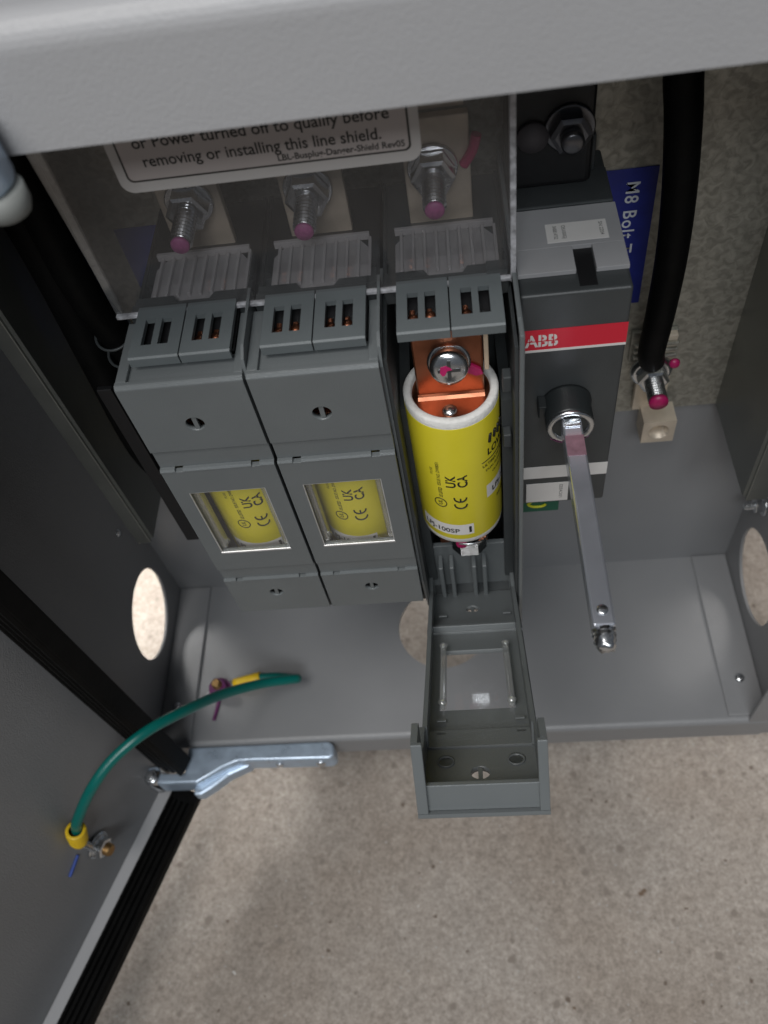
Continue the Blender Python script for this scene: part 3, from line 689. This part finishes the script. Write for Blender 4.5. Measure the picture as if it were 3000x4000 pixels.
# black insulated leads and bolt behind the mechanism
b = MB(); b.box(110.6, 134.5, 62, 80, 2.5, 40, 2, 3); tb_ = b.build('terminal_boot', BLACKP, sw)
n = MB(); n.hexa((127.4, 62, 21), (0, -1, 0), 10, 5, .6); n.lathe([(3.2, 0), (3.2, 3), (2.4, 3.6), (0, 3.7)], (127.4, 57.2, 21), (0, -1, 0), 24); n.lathe([(7, 0), (7, .8), (6.6, 1)], (127.4, 62, 21), (0, -1, 0), 32)
tag(n.build('boot_bolt', mat('darkened_bolt', (.16, .16, .17), .3, .9), None, (127.4, 62, 21)), 'dark round bolt head on the black block behind the switch mechanism', 'bolt')
n = MB(); n.lathe([(4.6, 0), (4.4, 1.2), (0, 1.8)], (117.4, 62, 19.5), (0, -1, 0), 32); n.build('boot_plug', mat('dull_grey_plug', (.10, .09, .095), .6), tb_)

# ------------------------------------------------------------------ line shield with its sticker
sy = 25.6
sh = thing('line_shield', (50, sy, 2), 'clear plastic line shield with a printed warning sticker, under the roof lip', 'shield')
b = MB(); b.box(-.5, 108.6, sy, sy + 1.6, 3.2, 73); b.build('shield_sheet', SHIELDM, sh)
b = MB(); b.box(108.3, 109.8, sy - .4, sy + 2.4, 1, 73, .2); b.build('cut_edge', SHIELDE, sh)
b = MB(); b.prism([(-.6, 3.2), (-2.6, 3.2), (-2.8, 20), (-3.6, 40), (-5.2, 73), (-.6, 73)], 'Y', sy + .2, sy + 1.4); b.build('frosted_border', clear('frosted_border', tint=(.8, .8, .8), haze=.08), sh)
b = MB(); b.box(-2.6, 108.4, sy - 1.0, sy + .5, 1.9, 3.2, .3); b.build('cut_edge', SHIELDE, sh)
def rrect(x0, x1, z0, z1, r, n=8):
    P = []
    for cx, cz, a0 in ((x1 - r, z1 - r, 0), (x0 + r, z1 - r, 90), (x0 + r, z0 + r, 180), (x1 - r, z0 + r, 270)):
        for k in range(n + 1):
            a = math.radians(a0 + 90 * k / n); P.append((cx + r * math.cos(a), cz + r * math.sin(a)))
    return P
b = MB(); b.prism(rrect(14.9, 88.0, 40.6, 73, 3.2), 'Y', sy - .25, sy - .05); st = b.build('warning_sticker', STICKB, sh)
b = MB(); b.prism(rrect(17.2, 85.7, 43.4, 72.5, 1.6), 'Y', sy - .32, sy - .26); b.build('border_line', INK, st)
b = MB(); b.prism(rrect(17.7, 85.2, 43.9, 72.4, 1.3), 'Y', sy - .39, sy - .33); b.build('printed_field', STICK, st)
fy = sy - .43
text_mb('removing or installing this line shield.', 4.1, lambda u, v: (22.4 + u, fy, 47.2 + v), width=56.5, bold=.014).build('lettering', INK, st)
text_mb('or Power turned off to qualify before', 4.1, lambda u, v: (21.4 + u, fy, 52.0 + v), width=60, bold=.014).build('lettering', INK, st)
text_mb('LBL-Busplug-Danger-Shield Rev05', 2.3, lambda u, v: (54.2 + u, fy, 44.7 + v), width=30, bold=.02).build('lettering', INK, st)

# ------------------------------------------------------------------ cables, ground lug, ground wire
b = MB(); b.tube([(152, 62, 86), (155.2, 62, 39), (157.8, 62, 20), (160.2, 62, -2), (161.6, 62, -27), (161.8, 63, -52), (162.4, 67, -74), (164.4, 71, -84)], 5.3, 28, 10, rfun=lambda t: 1 - .1 * t)
bc = tag(b.build('power_cable', RUBBER, None, (164, 71, -84)), 'thick black cable running down the right to a steel lug', 'cable')
b = MB(); b.tube([(-24, 52, 86), (-21, 48, 50), (-19, 45, 25), (-19.5, 45, 5), (-19, 46, -12), (-16, 48, -32), (-14, 52, -60)], 5.6, 24, 8)
lc = tag(b.build('power_cable', RUBBER, None, (-14, 52, -60)), 'thick black cable in shadow, beside the left edge of the clear shield', 'cable')
b = MB(); b.tube([(-34, 60, 86), (-33, 58, 40), (-31, 55, 0), (-30, 50, -40), (-29, 46, -80), (-25, 50, -108)], 6.2, 24, 8)  # extra cable, added so that this corner reads black
tag(b.build('power_cable', RUBBER, None, (-25, 50, -108)), 'thick black cable added to darken the corner, hard against the left side of the pan', 'cable')
for k, z in enumerate((-22, -30)):
    b = MB(); b.tube([(-22.5 + 6 * math.cos(a) + k * 1.0 + 5, 46 + 6.2 * math.sin(a), z + 1.5 * math.sin(a)) for a in [i * math.pi / 8 for i in range(17)]], .5, 8, 2); b.build('cable_tie', PLASTIC_D, lc)
lug = thing('ground_lug', (172, 84, -120), 'small tinned ground lug block bolted under the black cable', 'lug')
b = MB(); b.box(162.4, 175.4, 79, 82, -122, -80, .5); b.build('tongue', TINNED, lug)
b = MB(); b.holed('Y', 165.6, 178.8, -132.5, -119.5, 172.3, -126, 4.3, 69.5, 80, 40); b.lathe([(4.3, 0), (3.6, .5), (1.2, .7), (0, .7)], (172.3, 76.5, -126), (0, -1, 0), 32, cap=False)
b.build('lug_block', TINNED, lug)
b = MB(); b.box(158.6, 176, 81.99, 83.9, -96, -80, .4)
for z in (-84, -87.2, -90.4): b.box(159, 175.6, 77.5, 79.1, z, z + 1.6, .4)
b.build('clamp_plate', GALV, lug)
gb = thing('lug_bolt', (167, 79, -98), 'hex bolt with pink torque paint clamping the lug under the right cable', 'bolt')
b = MB(); b.lathe([(8.2, 0), (8.2, 1.2), (7.4, 2.4), (6.6, 2.8)], (167, 78.9, -97.5), (0, -1, 0), 40); b.hexa((167, 76.1, -97.5), (0, -1, 0), 10.5, 4.8, .5); b.build('nut', STEEL, gb)
b = MB(); b.thread((167, 72, -97.5), (167, 62.5, -97.5), 3.7, 1.25, .35); b.build('threaded_stud', STEEL, gb)
b = MB(); b.lathe([(3.7, 0), (3.6, 1.6), (0, 2.2)], (167, 62.5, -97.5), (0, -1, 0), 24); b.build('painted_tip', MAGENTA, gb)
b = MB(); b.lathe([(2.2, 0), (1.8, 1), (0, 1.3)], (174.6, 75.5, -91.5), (0, -1, .3), 14); b.build('paint_mark', MAGENTA, gb)

gw = thing('ground_wire', (-50, 23, ZF), 'green ground wire arching from cabinet floor to door, yellow crimps at both ends', 'wire')
wp = [(-30, 26.6, -258.6), (-19, 26.2, -257.2), (-8.5, 23.4, -254), (-5.5, 21.6, -250), (-9.5, 19.4, -245.8), (-21.8, 14.0, -236.9), (-34.7, 2.0, -218.8), (-43.9, -14.0, -196.9), (-56, -27.0, -186), (-69.7, -38.5, -187), (-80.1, -48.9, -193.5), (-90.4, -56.1, -207.5), (-94.7, -59.1, -215.3), (-96.6, -60.6, -223)]
b = MB(); b.tube(wp, 2.5, 20, 8); b.build('wire_jacket', GREENW, gw)
b = MB(); b.tube([(-42.5, 24.6, -260.8), (-27.5, 27, -258.4)], 3.2, 18, 4); b.build('crimp_sleeve', YCRIMP, gw)
# door end crimp: open funnel around the wire
pa, pb_ = Vector((-95.7, -60.2, -217.0)), Vector((-99.5, -63.2, -232.3)); axd = (pb_ - pa).normalized()
b = MB(); b.lathe([(3.1, .2), (4.5, 0), (4.6, .6), (4.3, 3), (4.0, 7), (3.7, 12), (3.2, 13.6), (2.6, 13.6), (2.8, 4)], pa, axd, 32, cap=False)
for k in range(5): b.lathe([(4.45 - .1 * k, 2 + 1.8 * k), (4.75 - .1 * k, 2.5 + 1.8 * k), (4.4 - .1 * k, 3.1 + 1.8 * k)], pa, axd, 32, cap=False)
b.build('crimp_sleeve', YCRIMP, gw)
b = MB(); b.lathe([(2.6, 0), (6.6, 0), (6.6, .9), (2.6, .9)], ds + ax * .9, ax, 36, cap=False); b.tube([Vector((-99.0, -62.8, -230)), Vector((-99.8, -62.0, -236)), ds + ax * 1.4 + Vector((-.4, -2, 4))], 2.0, 12, 6); b.build('ring_tongue', STEEL, gw)
b = MB(); b.prism([(-57, 20), (-55, 17), (-50, 17), (-46.5, 20), (-42, 23.4), (-41, 26.8), (-47, 27), (-52, 28), (-56.5, 25)], 'Z', ZF + 2.0, ZF + 3.0); b.build('ring_tongue', STEEL, gw)
fs = thing('floor_stud', (-50, 23, ZF), 'purple painted stud and nut holding the yellow crimp on the cabinet floor', 'stud')
b = MB(); b.lathe([(6, 0), (6, 1), (5.6, 1.2)], (-50.6, 22.6, ZF + 3), (0, 0, 1), 32); b.hexa((-50.6, 22.6, ZF + 4.2), (0, 0, 1), 8.5, 4, .4); b.build('nut', PURPLE, fs)
b = MB(); b.thread((-50.6, 22.6, ZF), (-50.6, 22.6, ZF + 12), 2.6, 1, .3); b.build('threaded_stud', BRASS, fs)
b = MB(); b.tube([(-51, 18, ZF + .5), (-52, 12, ZF + .4), (-53, 6, ZF + .4)], 1.1, 8, 4); b.build('paint_mark', PURPLE, fs)
